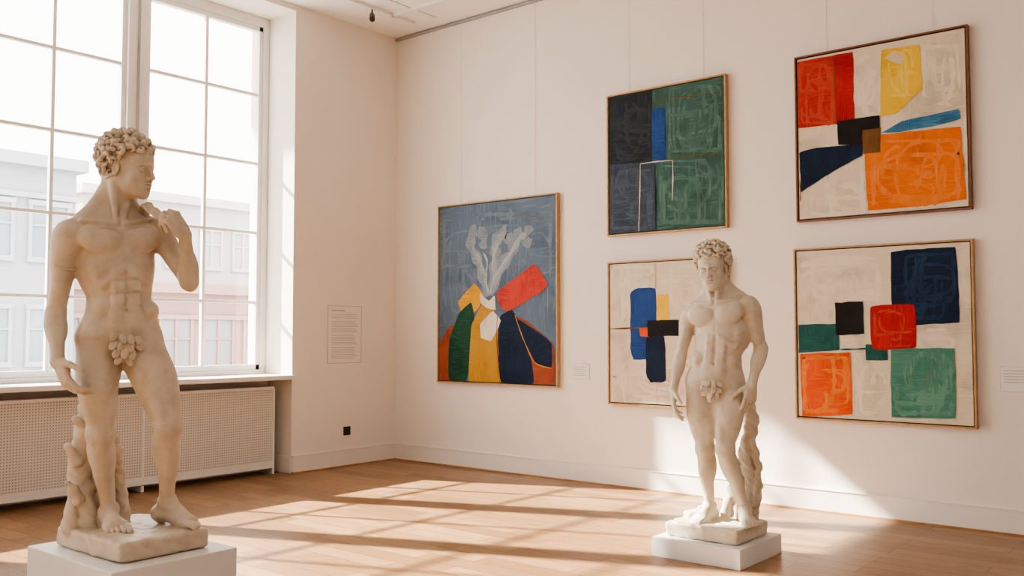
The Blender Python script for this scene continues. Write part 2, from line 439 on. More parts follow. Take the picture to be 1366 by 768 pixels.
painting(4.70,6.00,2.295,3.64,[(1062,78),(1292,35),(1296,279),(1062,298)],7.6,6.78,C_cream,[
 ('scrib',C_creamL,(1150,70,1190,160),7,.034),('scrib',C_creamL,(1240,60,1288,145),8,.034),('scrib',C_creamL,(1070,225,1165,290),9,.034),
 ('poly',C_red,[(1065,84),(1126,73),(1126,166),(1066,173)],.01),
 ('scrib',C_redL,(1068,84,1124,168),12,.026),
 ('poly',C_red2,[(1124,73),(1152,68),(1152,165),(1125,167)],.01),
 ('line',C_brn,[(1124,74),(1124.5,120),(1125,166)],.008),
 ('poly',C_yel,[(1190,66),(1238,59),(1241,118),(1208,152),(1187,156)],.03),
 ('scrib',C_yelL,(1192,64,1236,130),6,.022),
 ('poly',C_lscr,[(1194,78),(1208,66),(1220,78),(1212,86)],.1),
 ('poly',C_blue,[(1187,178),(1215,162),(1281,147),(1282,161),(1250,170),(1215,176)],.05),
 ('poly',C_org,[(1187,180),(1282,170),(1286,266),(1230,276),(1168,281),(1165,206),(1187,203)],.01),
 ('scrib',C_orgL,(1172,185,1282,275),16,.034),
 ('poly',C_navy,[(1068,205),(1095,198),(1163,192),(1163,207),(1110,235),(1070,258)],.02),
 ('poly',C_blk,[(1128,162),(1187,154),(1187,176),(1163,178),(1163,193),(1128,194)],.0),
 ('poly',C_brn,[(1163,174),(1187,171),(1187,203),(1163,206)],.0),
 ('line',C_brn,[(1068,240),(1069,256),(1069,270)],.008),
],M_walnut,4)
painting(4.67,6.00,.72,2.08,[(1060,333),(1298,319),(1301,573),(1063,556)],7.55,6.69,C_cream,[
 ('scrib',C_creamL,(1068,342,1190,400),16,.034),('scrib',C_creamL,(1150,480,1198,555),7,.030),('scrib',C_creamL,(1236,440,1290,465),4,.024),
 ('poly',C_navy,[(1202,335),(1280,329),(1283,432),(1203,435)],.03),
 ('scrib',C_navyL,(1204,336,1280,430),14,.024),
 ('poly',C_teal,[(1066,433),(1130,432),(1130,467),(1066,470)],.01),
 ('line',C_teal,[(1130,466),(1150,466),(1172,465)],.012),
 ('poly',C_teal,[(1167,460),(1196,460),(1196,481),(1167,481)],.02),
 ('poly',C_blk,[(1124,404),(1165,402),(1165,446),(1125,447)],.01),
 ('poly',C_red2,[(1173,408),(1232,405),(1233,466),(1175,467)],.07),
 ('scrib',C_redL,(1178,412,1230,464),7,.016),
 ('poly',C_org2,[(1068,471),(1146,470),(1147,552),(1070,556)],.02),
 ('scrib',C_orgL,(1072,474,1144,550),10,.024),
 ('poly',C_grn,[(1200,466),(1276,465),(1276,559),(1200,557)],.02),
 ('scrib',C_grnL,(1203,470,1274,555),14,.030),
],M_oak,5)
for i, x in enumerate((1.0,2.0,3.1,3.86,4.95,5.75)):
    zt = 2.775 if x < 2.5 else 3.645
    cyl_obj('hanging_wire', (x,-.006,zt), (x,-.006,H-.036), .0015, M_paper, None, 6)

boxes('plinth', [(3.07,3.86,-5.29,-4.68,0,.40)], [M_plinth], .004)
boxes('plinth', [(4.57,5.17,-2.12,-1.52,0,.12)], [M_plinth], .004)

# ------------------------------------------------------------------ implicit-surface sculpting
def nrm(v): v = np.asarray(v, float); return v/(np.linalg.norm(v)+1e-12)
class Sculpt:
    def __init__(s): s.ops = []
    def _add(s, f, c, hb, k, op, nz): s.ops.append((f, np.array(c,float), np.array(hb,float)+k+.012+nz, k, op, nz))
    def ell(s, c, r, A=None, k=.02, op='+', nz=0):
        c = np.array(c,float); r = np.array(r,float)
        A = np.eye(3) if A is None else np.array([nrm(a) for a in A])
        hb = np.sqrt(((A*r[:,None])**2).sum(0))
        def f(X,Y,Z):
            dx,dy,dz = X-c[0],Y-c[1],Z-c[2]; k0=0; k1=0
            for i in range(3):
                q = (dx*A[i,0]+dy*A[i,1]+dz*A[i,2])/r[i]
                q2 = q*q; k0 = k0+q2; k1 = k1+q2/(r[i]*r[i])
            k0 = np.sqrt(k0); k1 = np.sqrt(k1)+1e-9
            return k0*(k0-1)/k1
        s._add(f, c, hb, k, op, nz)
    def cap(s, a, b, ra, rb=None, k=.02, op='+', nz=0):
        a = np.array(a,float); b = np.array(b,float); rb = ra if rb is None else rb
        ba = b-a; L2 = (ba*ba).sum()+1e-12
        def f(X,Y,Z):
            dx,dy,dz = X-a[0],Y-a[1],Z-a[2]
            h = np.clip((dx*ba[0]+dy*ba[1]+dz*ba[2])/L2, 0, 1)
            return np.sqrt((dx-h*ba[0])**2+(dy-h*ba[1])**2+(dz-h*ba[2])**2) - (ra+(rb-ra)*h)
        s._add(f, (a+b)/2, np.abs(ba)/2+max(ra,rb), k, op, nz)
    def mus(s, a, b, w, t, n, k=.02, op='+', ext=1.0):
        a = np.array(a,float); b = np.array(b,float); ax = nrm(b-a); n = np.array(n,float)
        n = nrm(n-ax*np.dot(n,ax)); sd = np.cross(ax,n)
        s.ell((a+b)/2, (np.linalg.norm(b-a)/2*ext, w, t), [ax, sd, n], k, op)
    def box(s, c, hs, A, rr, k=.02, op='+', nz=0):
        c = np.array(c,float); hs = np.array(hs,float); A = np.array(A,float)
        hb = (np.abs(A)*hs[:,None]).sum(0)
        def f(X,Y,Z):
            dx,dy,dz = X-c[0],Y-c[1],Z-c[2]; o=0; m=None
            for i in range(3):
                q = np.abs(dx*A[i,0]+dy*A[i,1]+dz*A[i,2])-(hs[i]-rr)
                o = o+np.maximum(q,0)**2; m = q if m is None else np.maximum(m,q)
            return np.sqrt(o)+np.minimum(m,0)-rr
        s._add(f, c, hb, k, op, nz)
    def evaluate(s, lo, hi, h):
        lo = np.array(lo,float); n = np.ceil((np.array(hi)-lo)/h).astype(int)+1
        xs = [(lo[i]+h*np.arange(n[i])).astype(np.float32) for i in range(3)]
        D = np.full(n, .15, np.float32)
        for f,c,hb,k,op,nz in s.ops:
            i0 = np.maximum(np.floor((c-hb-lo)/h).astype(int),0); i1 = np.minimum(np.ceil((c+hb-lo)/h).astype(int)+1,n)
            if (i1<=i0).any(): continue
            sl = tuple(slice(a,b) for a,b in zip(i0,i1))
            X = xs[0][sl[0]][:,None,None]; Y = xs[1][sl[1]][None,:,None]; Z = xs[2][sl[2]][None,None,:]
            d = f(X,Y,Z).astype(np.float32)
            if nz:
                d = d + nz*(np.sin(X*31+3*np.sin(Z*17))*np.sin(Y*37+2*np.sin(X*23))*np.sin(Z*29+2*np.sin(Y*19+1))
                            + .5*np.sin(X*71+Z*40)*np.sin(Y*67-Z*35)*np.sin(Z*61+X*20)).astype(np.float32)
            a = D[sl]
            if op == '-': d = -d
            hh = np.maximum(k-np.abs(a-d),0)/max(k,1e-6)
            if op == '+': D[sl] = np.minimum(a,d)-hh*hh*k*.25
            else: D[sl] = np.maximum(a,d)+hh*hh*k*.25
        return D, lo
def surface_nets(D, lo, h):
    S = D < 0
    nx,ny,nz = D.shape
    cnt = np.zeros((nx-1,ny-1,nz-1), np.int8)
    for i in (0,1):
        for j in (0,1):
            for k in (0,1): cnt += S[i:nx-1+i, j:ny-1+j, k:nz-1+k]
    mask = (cnt>0)&(cnt<8)
    cells = np.argwhere(mask)
    idx = np.full(mask.shape, -1, np.int32); idx[mask] = np.arange(len(cells))
    acc = np.zeros((len(cells),3)); num = np.zeros(len(cells))
    cor = [(i,j,k) for i in (0,1) for j in (0,1) for k in (0,1)]
    for a in cor:
        for ax in range(3):
            if a[ax]: continue
            b = list(a); b[ax] = 1
            da = D[cells[:,0]+a[0],cells[:,1]+a[1],cells[:,2]+a[2]].astype(float)
            db = D[cells[:,0]+b[0],cells[:,1]+b[1],cells[:,2]+b[2]].astype(float)
            cr = (da<0)!=(db<0); t = np.where(cr, da/(da-db+1e-12), 0)
            p = np.tile(np.array(a,float),(len(cells),1)); p[:,ax] += t
            acc[cr] += p[cr]; num += cr
    V = (cells+acc/num[:,None])*h+lo
    Q = []
    for ax in range(3):
        s0 = [slice(1,-1)]*3; s0[ax] = slice(0,-1); s1 = list(s0); s1[ax] = slice(1,None)
        A = S[tuple(s0)]; B = S[tuple(s1)]
        e = np.argwhere(A!=B)
        flip = A[e[:,0],e[:,1],e[:,2]]
        o = np.ones(3,int); o[ax] = 0
        e = e+o
        u,v = [(1,2),(2,0),(0,1)][ax]
        def cell(du,dv):
            q = e.copy(); q[:,u]-=du; q[:,v]-=dv; return idx[q[:,0],q[:,1],q[:,2]]
        q = np.stack([cell(1,1),cell(0,1),cell(0,0),cell(1,0)],1)
        q[~flip] = q[~flip][:,::-1]
        Q.append(q)
    return V, np.concatenate(Q)
def mesh_from(name, parts, mat):
    Vs, Qs, n = [], [], 0
    for V,Q in parts: Vs.append(V); Qs.append(Q+n); n += len(V)
    V = np.concatenate(Vs); Q = np.concatenate(Qs)
    me = bpy.data.meshes.new(name)
    me.vertices.add(len(V)); me.vertices.foreach_set('co', V.astype(np.float32).ravel())
    me.loops.add(len(Q)*4); me.loops.foreach_set('vertex_index', Q.astype(np.int32).ravel())
    me.polygons.add(len(Q)); me.polygons.foreach_set('loop_start', np.arange(0,len(Q)*4,4,dtype=np.int32))
    me.polygons.foreach_set('loop_total', np.full(len(Q),4,np.int32))
    me.update(calc_edges=True); me.validate()
    me.polygons.foreach_set('use_smooth', np.ones(len(me.polygons),bool))
    me.materials.append(mat)
    ob = bpy.data.objects.new(name, me); link(ob); print(name, len(V)); return ob

class Frame:
    """l: figure's left, f: front, u: up"""
    def __init__(s, o, yaw=0, roll=0, pitch=0):
        y,r,p = map(math.radians,(yaw,roll,pitch)); s.o = np.array(o,float)
        Lv = np.array([math.cos(y),math.sin(y),0]); F = np.array([math.sin(y),-math.cos(y),0]); U = np.array([0,0,1.])
        F2 = F*math.cos(p)-U*math.sin(p); U2 = U*math.cos(p)+F*math.sin(p)
        L2 = Lv*math.cos(r)+U2*math.sin(r); U3 = U2*math.cos(r)-Lv*math.sin(r)
        s.L,s.F,s.U = L2,F2,U3
    def p(s,l,f,u): return s.o+l*s.L+f*s.F+u*s.U
    @property
    def A(s): return [s.L,s.F,s.U]

def build_head(S, Hd, hs, neck_base, chest, seed, curl_n=230):
    P = lambda l,f,u: Hd.p(l*hs,f*hs,u*hs); A = Hd.A
    E = lambda c,r,k=.015,op='+': S.ell(P(*c), np.array(r)*hs, A, k*hs, op)
    C = lambda a,b,ra,rb=None,k=.01,op='+': S.cap(P(*a),P(*b),ra*hs,(ra if rb is None else rb)*hs,k*hs,op)
    nt_ = P(0,-.038,-.055)
    S.cap(nt_, neck_base, .061, .072, .03)
    for s_ in (-1,1): S.cap(P(s_*.018,-.062,-.075), chest.p(s_*.135,-.025,.150), .036, .036, .05)   # upper trapezius
    E((0,-.015,.035),(.074,.092,.085),.02)
    E((0,.026,-.032),(.056,.060,.080),.03)
    E((0,.036,-.078),(.044,.048,.038),.03)
    for s_ in (-1,1): C((s_*.054,-.005,-.052),(s_*.020,.070,-.098),.016,.015,.03)
    E((0,.081,-.102),(.018,.015,.015),.022)
    for s_ in (-1,1): E((s_*.037,.062,-.030),(.025,.022,.026),.035)
    E((0,.058,.043),(.058,.037,.038),.03)
    for s_ in (-1,1):
        C((s_*.011,.0955,.0165),(s_*.044,.079,.0165),.0072,.0058,.012)
        E((s_*.030,.098,-.002),(.0185,.0155,.0135),.009,'-')
        E((s_*.0300,.0765,-.002),(.0160,.0145,.0145),.002)
        C((s_*.015,.0870,.000),(s_*.030,.0925,.0070),.0030,None,.002); C((s_*.030,.0925,.0070),(s_*.045,.081,.000),.0030,None,.002)
        C((s_*.016,.0865,-.0065),(s_*.030,.0905,-.0105),.0020,None,.003); C((s_*.030,.0905,-.0105),(s_*.044,.081,-.005),.0020,None,.003)
    C((0,.0945,.020),(0,.1175,-.030),.0070,.0082,.010)
    E((0,.1185,-.0325),(.0080,.0085,.0078),.006)
    for s_ in (-1,1): E((s_*.0100,.1045,-.0350),(.0060,.010,.0062),.005)
    for s_ in (-1,1): E((s_*.0050,.112,-.0408),(.0026,.004,.0026),.003,'-')
    E((0,.086,-.062),(.026,.014,.022),.024)
    E((0,.1010,-.0560),(.0178,.0080,.0052),.003); E((0,.0990,-.0668),(.0155,.0085,.0062),.003)
    C((-.022,.094,-.0613),(0,.1090,-.0612),.0016,.0024,.002,'-'); C((.022,.094,-.0613),(0,.1090,-.0612),.0016,.0024,.002,'-')
    C((-.009,.0985,-.0800),(.009,.0985,-.0800),.004,None,.009,'-')
    for s_ in (-1,1):
        E((s_*.076,-.006,-.012),(.009,.017,.028),.005); E((s_*.084,-.001,-.008),(.005,.009,.016),.004,'-')
        S.cap(P(s_*.055,-.03,-.045), chest.p(s_*.018,.070,.165), .018, .012, .022)
    E((0,-.030,.050),(.090,.097,.094),.01)
    E((0,-.058,-.010),(.070,.058,.075),.02)
    rng = np.random.default_rng(seed); g = math.pi*(3-math.sqrt(5))
    cen = np.array((0,-.024,.048))
    for i in range(curl_n):
        z = 1-2*(i+.5)/curl_n; a = i*g; d = np.array((math.sqrt(1-z*z)*math.cos(a), math.sqrt(1-z*z)*math.sin(a), z))
        rad = np.array((.094,.108,.100 if z > 0 else .130))
        p = cen+rad*d
        l,f,u = p
        if f > .040: lim = .066
        elif f > .010: lim = .030 if abs(l)>.05 else .06
        elif f > -.030: lim = .014
        else: lim = -.074
        if u < lim: continue
        n = nrm(d/rad); t1 = nrm(np.cross(n, rng.normal(size=3))); t2 = np.cross(n,t1)
        Rr = rng.uniform(.010,.015); r0 = rng.uniform(.0080,.0110); sgn = rng.choice([-1,1]); lift = rng.uniform(-.003,.009)
        th = np.linspace(0, math.radians(rng.uniform(180,290)), 6)
        pts = [p+n*(lift+.007*math.sin(q))+Rr*(math.cos(q)*t1+sgn*math.sin(q)*t2)*(1-.10*j) for j,q in enumerate(th)]
        for j in range(5): C(pts[j],pts[j+1],r0*(1-.12*j),r0*(1-.12*(j+1)),.0015)

def build_torso(S, Ch, Pv, nb):
    E = lambda F,c,r,k=.03,op='+': S.ell(F.p(*c), r, F.A, k, op)
    E(Ch,(0,-.01,-.03),(.168,.118,.19)); E(Ch,(0,-.015,.115),(.174,.084,.078),.05)
    mid = Frame((Ch.o+Pv.o)/2); mid.L = nrm(Ch.L+Pv.L); mid.U = nrm(Ch.o-Pv.o); mid.F = nrm(Ch.F+Pv.F); mid.F = nrm(mid.F-mid.U*np.dot(mid.F,mid.U)); mid.L = np.cross(mid.F,mid.U)*(1 if np.dot(np.cross(mid.F,mid.U),mid.L)>0 else -1)
    E(mid,(0,-.005,0),(.146,.097,.22),.06)
    E(Pv,(0,-.01,.02),(.168,.112,.125),.06)
    for s_ in (-1,1):
        E(Ch,(s_*.128,-.045,.0),(.052,.062,.16),.04)
        S.cap(nb+np.array([0,0,.03])+s_*.02*Ch.L-.02*Ch.F, Ch.p(s_*.160,-.02,.140), .042, .034, .05)
        S.cap(Ch.p(s_*.018,.076,.138), Ch.p(s_*.160,.040,.160), .009, .009, .018)
        E(Ch,(s_*.066,.086,.052),(.068,.028,.058),.010)
        E(Ch,(s_*.100,.074,.050),(.070,.030,.054),.014)
        E(Ch,(s_*.130,.052,.080),(.060,.040,.050),.030)
        E(Ch,(s_*.098,.1045,.020),(.0055,.004,.0055),.003)
        E(Ch,(s_*.085,-.085,.05),(.065,.032,.08),.04)
        for i in range(3): E(Ch,(s_*(.130-.008*i),.050-.002*i,-.062-.038*i),(.018,.026,.012),.026)
        S.cap(Ch.p(s_*.02,.106,-.085), Ch.p(s_*.105,.072,-.155), .012, .012, .018)
        E(Pv,(s_*.106,.018,.100),(.048,.076,.052),.024)
        E(Pv,(s_*.080,-.080,-.045),(.090,.072,.095),.04)
    dn = Ch.p(0,.106,-.085); up = Pv.p(0,.104,.02)
    for i,t in enumerate((.06,.30,.53)):
        c = dn+(up-dn)*t
        for s_ in (-1,1): S.box(c+s_*.036*mid.L-.013*mid.F, (.031,.021,.029), mid.A, .018, .013)
    c = dn+(up-dn)*.83
    for s_ in (-1,1): S.ell(c+s_*.034*mid.L-.015*mid.F, (.042,.026,.066), mid.A, .014)
    E(Pv,(0,.060,-.01),(.090,.050,.080),.04)
    nv = dn+(up-dn)*.72
    S.ell(nv+.012*mid.F, (.008,.018,.010), mid.A, .010, '-')
    for s_ in (-1,1): S.cap(Pv.p(s_*.160,.080,.065), Pv.p(s_*.035,.126,-.060), .010, .008, .016, '-')
    S.cap(Ch.p(0,.122,.085), Ch.p(0,.122,-.04), .008, .008, .012, '-')
    S.cap(Ch.p(0,-.134,.10), Pv.p(0,-.130,.04), .010, .010, .03, '-')

def build_leg(S, Hp, K, An, toe, side, gz=0, heel_up=0, W=1.15):
    Hp,K,An = map(lambda q: np.array(q,float),(Hp,K,An)); toe = nrm([toe[0],toe[1],0]); up = np.array([0,0,1.])
    ax = nrm(K-Hp); fr = nrm(toe*.6+np.array([0,-.5,0])); fr = nrm(fr-ax*np.dot(fr,ax)); sd = np.cross(ax,fr); sd = sd if np.dot(sd,[side,0,0])>0 else -sd
    Lt = lambda t,o,f: Hp+(K-Hp)*t+(sd*o+fr*f)*W
    S.cap(Hp, K, .084*W, .048*W, .04)
    S.mus(Lt(-.05,.012,.012), Lt(.80,.01,.024), .072*W, .060*W, fr, .020)
    S.mus(Lt(.05,.046,.005), Lt(.90,.030,.020), .042*W, .050*W, fr, .014)
    S.mus(Lt(.45,-.040,.017), Lt(.98,-.027,.027), .030*W, .034*W, fr, .011)
    S.mus(Lt(-.02,-.035,-.01), Lt(.6,-.02,-.01), .055*W, .060*W, fr, .03)
    S.mus(Lt(.05,0,-.033), Lt(.95,0,-.024), .060*W, .046*W, fr, .03)
    ax2 = nrm(An-K); fr2 = nrm(fr-ax2*np.dot(fr,ax2)); sd2 = np.cross(ax2,fr2); sd2 = sd2 if np.dot(sd2,sd)>0 else -sd2
    Lk = lambda t,o,f: K+(An-K)*t+(sd2*o+fr2*f)*W
    S.ell(K+fr*.034*W, (.028,.022,.032), [sd,fr,ax], .009)
    S.ell(Lk(.13,0,.028), (.018,.015,.028), [sd2,fr2,ax2], .011)
    for s_ in (-1,1): S.ell(K+sd*s_*.026*W-fr*.002, (.026*W,.032*W,.034*W), [sd,fr,ax], .018)
    S.cap(K, An, .043*W, .032, .03)
    S.mus(Lk(-.02,-.020,-.025), Lk(.60,-.012,-.016), .036*W, .039*W, fr2, .014)
    S.mus(Lk(-.02,.023,-.022), Lk(.54,.014,-.016), .034*W, .037*W, fr2, .014)
    S.mus(Lk(.05,.016,.010), Lk(.78,.008,.006), .031*W, .030*W, fr2, .016)
    S.cap(Lk(.55,0,-.024), Lk(1.05,0,-.032), .018, .014, .025)
    S.ell(An+sd2*.031, (.013,.016,.018), [sd2,fr2,ax2], .010); S.ell(An-sd2*.031+up*.008, (.013,.016,.018), [sd2,fr2,ax2], .010)
    ft = np.cross(up,toe); ft = ft if np.dot(ft,sd)>0 else -ft
    heel = An-toe*.042; heel[2] = gz+.032+heel_up
    S.ell(heel, (.036,.034,.034), [toe,ft,up], .02)
    S.cap(An+toe*.005-up*.01, heel, .034, .032, .025)
    ball = An+toe*.135; ball[2] = gz+.026
    S.cap(An+toe*.012-up*.012, ball+up*.008, .036, .023, .03)
    S.cap(heel, ball+ft*.028-up*.002, .030, .022, .025); S.cap(heel+up*.004, ball-ft*.026, .024, .026, .025)
    for i,(o,lf,r) in enumerate([(-.037,.070,.0165),(-.013,.070,.0125),(.008,.062,.0118),(.027,.052,.0110),(.044,.038,.0105)]):
        b0 = ball+ft*o*.95-toe*(.012+.010*i); b1 = ball+ft*o+toe*(lf*.55-.006*i)+up*.006; b2 = ball+ft*o+toe*(lf-.006*i); b1[2] = gz+.022; b2[2] = gz+.012
        S.cap(b0,b1,r*1.1,r,.008); S.cap(b1,b2,r,r*.9,.003)

def build_hand(S, Wr, D, N, T, curls, hs=1.1, thumb=(.6,.75,.25), tb=.3):
    D = nrm(D); N = np.array(N,float); N = nrm(N-D*np.dot(N,D)); t0 = np.cross(D,N); T = t0 if np.dot(t0,T)>0 else -t0
    Wr = np.array(Wr,float)
    S.ell(Wr+D*.048*hs, (.052*hs,.038*hs,.017*hs), [D,T,N], .016)
    S.ell(Wr+D*.035*hs+T*.022*hs+N*.010*hs, (.034*hs,.018*hs,.016*hs), [D,T,N], .012)
    S.ell(Wr+D*.035*hs-T*.022*hs+N*.008*hs, (.036*hs,.015*hs,.014*hs), [D,T,N], .012)
    for i,(o,kl,f) in enumerate([(.031,.090,.96),(.0105,.094,1.06),(-.0105,.089,.99),(-.031,.080,.80)]):
        kn = Wr+D*kl*hs+T*o*hs
        S.cap(Wr+D*.01*hs+T*o*.5*hs, kn, .0125*hs, .0120*hs, .010)
        c = curls[i]; ang = 0; p = kn; sp = T*o*1.0
        for j,(ln,r0,r1) in enumerate([(.044,.0112,.0100),(.027,.0101,.0092),(.022,.0093,.0076)]):
            ang += c[j] if isinstance(c,(list,tuple)) else c*(.7,1.,.8)[j]
            a = math.radians(ang); q = p+(D*math.cos(a)+N*math.sin(a)+sp*(1-j*.4))*ln*f*hs
            S.cap(p,q,r0*hs,r1*hs,.003); p = q
    b = Wr+D*.018*hs+T*.024*hs+N*.006*hs
    d = nrm(D*thumb[0]+T*thumb[1]+N*thumb[2]); d2 = nrm(d*(1-tb)+D*tb*1.2+N*.15)
    m = b+d*.040*hs; S.cap(b,m,.0150*hs,.0125*hs,.010); e = m+d2*.032*hs; S.cap(m,e,.0122*hs,.0108*hs,.004)
    S.cap(e, e+nrm(d2+N*.2)*.024*hs, .0108*hs, .0084*hs, .004)

def build_arm(S, Sh, El, Wr, front, out, W=1.12):
    Sh,El,Wr = map(lambda q: np.array(q,float),(Sh,El,Wr)); ax = nrm(El-Sh); front = np.array(front,float); fr = nrm(front-ax*np.dot(front,ax))
    out = np.array(out,float)
    S.ell(Sh+out*.010-np.array([0,0,.012])+ax*.02, (.080*W,.058*W,.056*W), [ax,np.cross(ax,fr),fr], .026)
    S.mus(Sh+out*.028, Sh+(El-Sh)*.55+out*.018, .036*W,.036*W, out, .012)
    S.cap(Sh, El, .044*W, .034*W, .03)
    p = lambda t,f,o=0: Sh+(El-Sh)*t+fr*f+out*o
    S.mus(p(.20,.020), p(.96,.016), .035*W, .036*W, fr, .010)
    S.mus(p(.15,-.020,.006), p(.92,-.014,.004), .038*W, .036*W, fr, .012)
    bend = nrm(Sh-El)+nrm(Wr-El)
    S.ell(El, (.033*W,.033*W,.035*W), None, .022)
    if np.linalg.norm(bend) > .3: S.ell(El-nrm(bend)*.026*W, (.017*W,.017*W,.017*W), None, .014)
    a2 = nrm(Wr-El); o2 = nrm(out-a2*np.dot(out,a2)); f2 = np.cross(a2,o2)
    S.cap(El, Wr, .034*W, .0245*W, .02)
    q = lambda t,o,f=0: El+(Wr-El)*t+o2*o+f2*f
    S.mus(q(-.10,.017), q(.68,.008), .034*W, .030*W, f2, .012)
    S.mus(q(-.02,-.016), q(.66,-.006), .032*W, .030*W, f2, .012)
    S.ell(Wr, (.028*W,.025*W,.023*W), [a2,o2,f2], .016)

def fig_leaf(S, F, c, sc=1.0, seed=0):
    rng = np.random.default_rng(seed+40)
    c = np.array(c,float)
    S.ell(F.p(c[0],c[1]-.020,c[2]-.01), (.045*sc,.032,.062*sc), F.A, .02)
    rows = [(.046,[-.046,-.016,.016,.046],.036),(.016,[-.044,-.014,.018,.048],.042),
            (-.018,[-.030,.0,.030],.044),(-.050,[-.014,.014],.044)]
    for ri,(u,ls,ln) in enumerate(rows):
        for l in ls:
            d = F.U*-1+F.L*(l*14+rng.normal(0,.35))+F.F*rng.uniform(.1,.5); d = nrm(d)
            s_ = nrm(np.cross(d,F.F)+F.F*rng.uniform(-.4,.4)); nf = np.cross(s_,d)
            nf = nf if np.dot(nf,F.F)>0 else -nf
            p0 = F.p(*(c+np.array((l,.006+.005*(3-ri)-abs(l)*.40,u))*np.array((sc,1,sc))))
            S.ell(p0+d*ln*.35*sc, (ln*.66*sc,.0180*sc,.0062), [d,s_,nf], .002)
            S.cap(p0-d*.01+nf*.0070, p0+d*ln*.9*sc+nf*.004, .0022,.0012,.002,'-')

def statue(name, S, lo, hi, zc, loc, phi, mat, h0=.0032, h1=.0022):
    D,l = S.evaluate(lo,(hi[0],hi[1],zc+.004),h0); a = surface_nets(D,l,h0); del D
    D,l = S.evaluate((lo[0],lo[1],zc),hi,h1); b = surface_nets(D,l,h1); del D
    ob = mesh_from(name,[a,b],mat); ob.location = loc; ob.rotation_euler = (0,0,phi); return ob
def rock_base(S, phi, hx, hy, t, cx=0, cy=0, nz=.005):
    c,s_ = math.cos(-phi), math.sin(-phi)
    A = [(c,s_,0),(-s_,c,0),(0,0,1)]
    S.box((cx,cy,-t/2+.003), (hx,hy,t/2), A, .018, .0, '+', nz)
    S.box((cx,cy,-t-.1), (1,1,.1), A, 0, .0, '-', 0)

phiA = math.radians(61.2)
S = Sculpt()
rock_base(S, phiA, .30, .22, .09)
Ch = Frame((-.09,.005,1.285), 20, 5, -3); Pv = Frame((-.065,0,.925), 12, -5, 0)
nb = Ch.p(0,-.02,.19)
build_torso(S, Ch, Pv, nb)
Hd = Frame((-.045,-.02,1.695), 54, 2, 7)
build_head(S, Hd, 1.15, nb, Ch, 5)
ShR = Ch.p(-.198,-.01,.105); ShL = Ch.p(.192,-.005,.115)
ElR = np.array((-.347,.02,1.005)); WrR = np.array((-.325,-.12,.785))
build_arm(S, ShR, ElR, WrR, (-.1,-1,0), -Ch.L, 1.18)
build_hand(S, WrR, (.38,-.30,-.85), (.75,.35,.3), (.2,-1,0), [28,32,36,40], 1.2)
S.ell(ShR+(ElR-ShR)*.42, (.010,.062,.062), [nrm(ElR-ShR),(0,1,0),(1,0,0)], .003)
# raised hand: back of the hand towards the viewer, fingers folding over the sling on the shoulder
WrL = np.array((.205,-.140,1.375)); ElL = np.array((.232,-.045,1.160))
build_arm(S, ShL, ElL, WrL, (-.3,-1,.2), Ch.L, 1.14)
build_hand(S, WrL, (-.55,.02,.80), (-.45,.80,-.30), (.3,.1,1), [[50,50,35],[54,52,35],[58,52,35],[62,52,35]], 1.15, (.75,.35,.55))
pts = [(.105,-.115,1.455),(.065,-.095,1.485),(.04,-.045,1.515),(.035,.01,1.515),(.03,.06,1.47),(.0,.12,1.32)]
for a,b in zip(pts[:-1],pts[1:]):
    S.cap(a,b,.018,.018,.006); S.cap(np.array(a)+(.0,.0,.012),np.array(b)+(.012,0,.010),.009,.010,.003)
    S.cap(np.array(a)+(-.018,-.006,.0),np.array(b)+(-.020,-.006,.0),.010,.010,.003)
S.cap((.105,-.125,1.455),(.125,-.145,1.385),.017,.009,.008)
build_leg(S, Pv.p(-.098,-.005,-.045), (-.145,-.035,.445), (-.105,.035,.085), (.30,-.95), -1, 0, 0, 1.2)
build_leg(S, Pv.p(.098,.005,-.055), (.150,-.135,.475), (.150,.000,.115), (.72,-.70), 1, 0, .022, 1.2)
fig_leaf(S, Pv, (.0,.128,-.075), 1.0)
for a,b,ra,rb in [((-.205,.11,.0),(-.235,.10,.26),.070,.055),((-.235,.10,.26),(-.205,.09,.50),.055,.050),((-.205,.09,.50),(-.17,.07,.70),.045,.040),
                  ((-.27,.06,.0),(-.25,.08,.18),.038,.030),((-.12,.14,.0),(-.18,.12,.30),.05,.04),((-.24,.05,.32),(-.285,.04,.38),.028,.016),
                  ((-.22,.05,.47),(-.262,.03,.52),.026,.014),((-.05,.12,.0),(-.075,.11,.34),.042,.028),((-.075,.11,.34),(-.14,.09,.50),.03,.04),
                  ((-.235,.03,.14),(-.275,.02,.22),.026,.014)]:
    S.cap(a,b,ra,rb,.010,'+',.010)
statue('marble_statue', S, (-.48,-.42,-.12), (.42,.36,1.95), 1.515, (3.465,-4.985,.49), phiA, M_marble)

phiB = math.radians(26.98)
S = Sculpt()
rock_base(S, phiB, .245, .225, .09)
Ch = Frame((.035,.005,1.245), -20, 6, -2); Pv = Frame((.0,0,.915), -10, -4, 0)
nb = Ch.p(0,-.02,.185)
build_torso(S, Ch, Pv, nb)
Hd = Frame((-.012,-.03,1.612), -14, 4, 10)
build_head(S, Hd, 1.13, nb, Ch, 11)
ShR = Ch.p(-.188,-.01,.105); ShL = Ch.p(.194,-.005,.105)
build_arm(S, ShR, (-.222,.065,1.045), (-.266,-.015,.825), (-.2,-1,0), -Ch.L, 1.04)
build_hand(S, (-.266,-.015,.825), (.02,-.2,-1), (1,.1,0), (.0,-1,0), [18,22,26,30], 1.1)
build_arm(S, ShL, (.285,.000,1.095), (.222,-.115,.875), (-.2,-1,0), Ch.L)
build_hand(S, (.222,-.115,.875), (-.16,-.05,-1), (-.55,.8,0), (-.8,-.5,0), [20,26,30,34], 1.15)
build_leg(S, Pv.p(-.095,-.005,-.045), (-.070,-.030,.455), (-.045,.045,.085), (-.45,-.88), -1, 0)
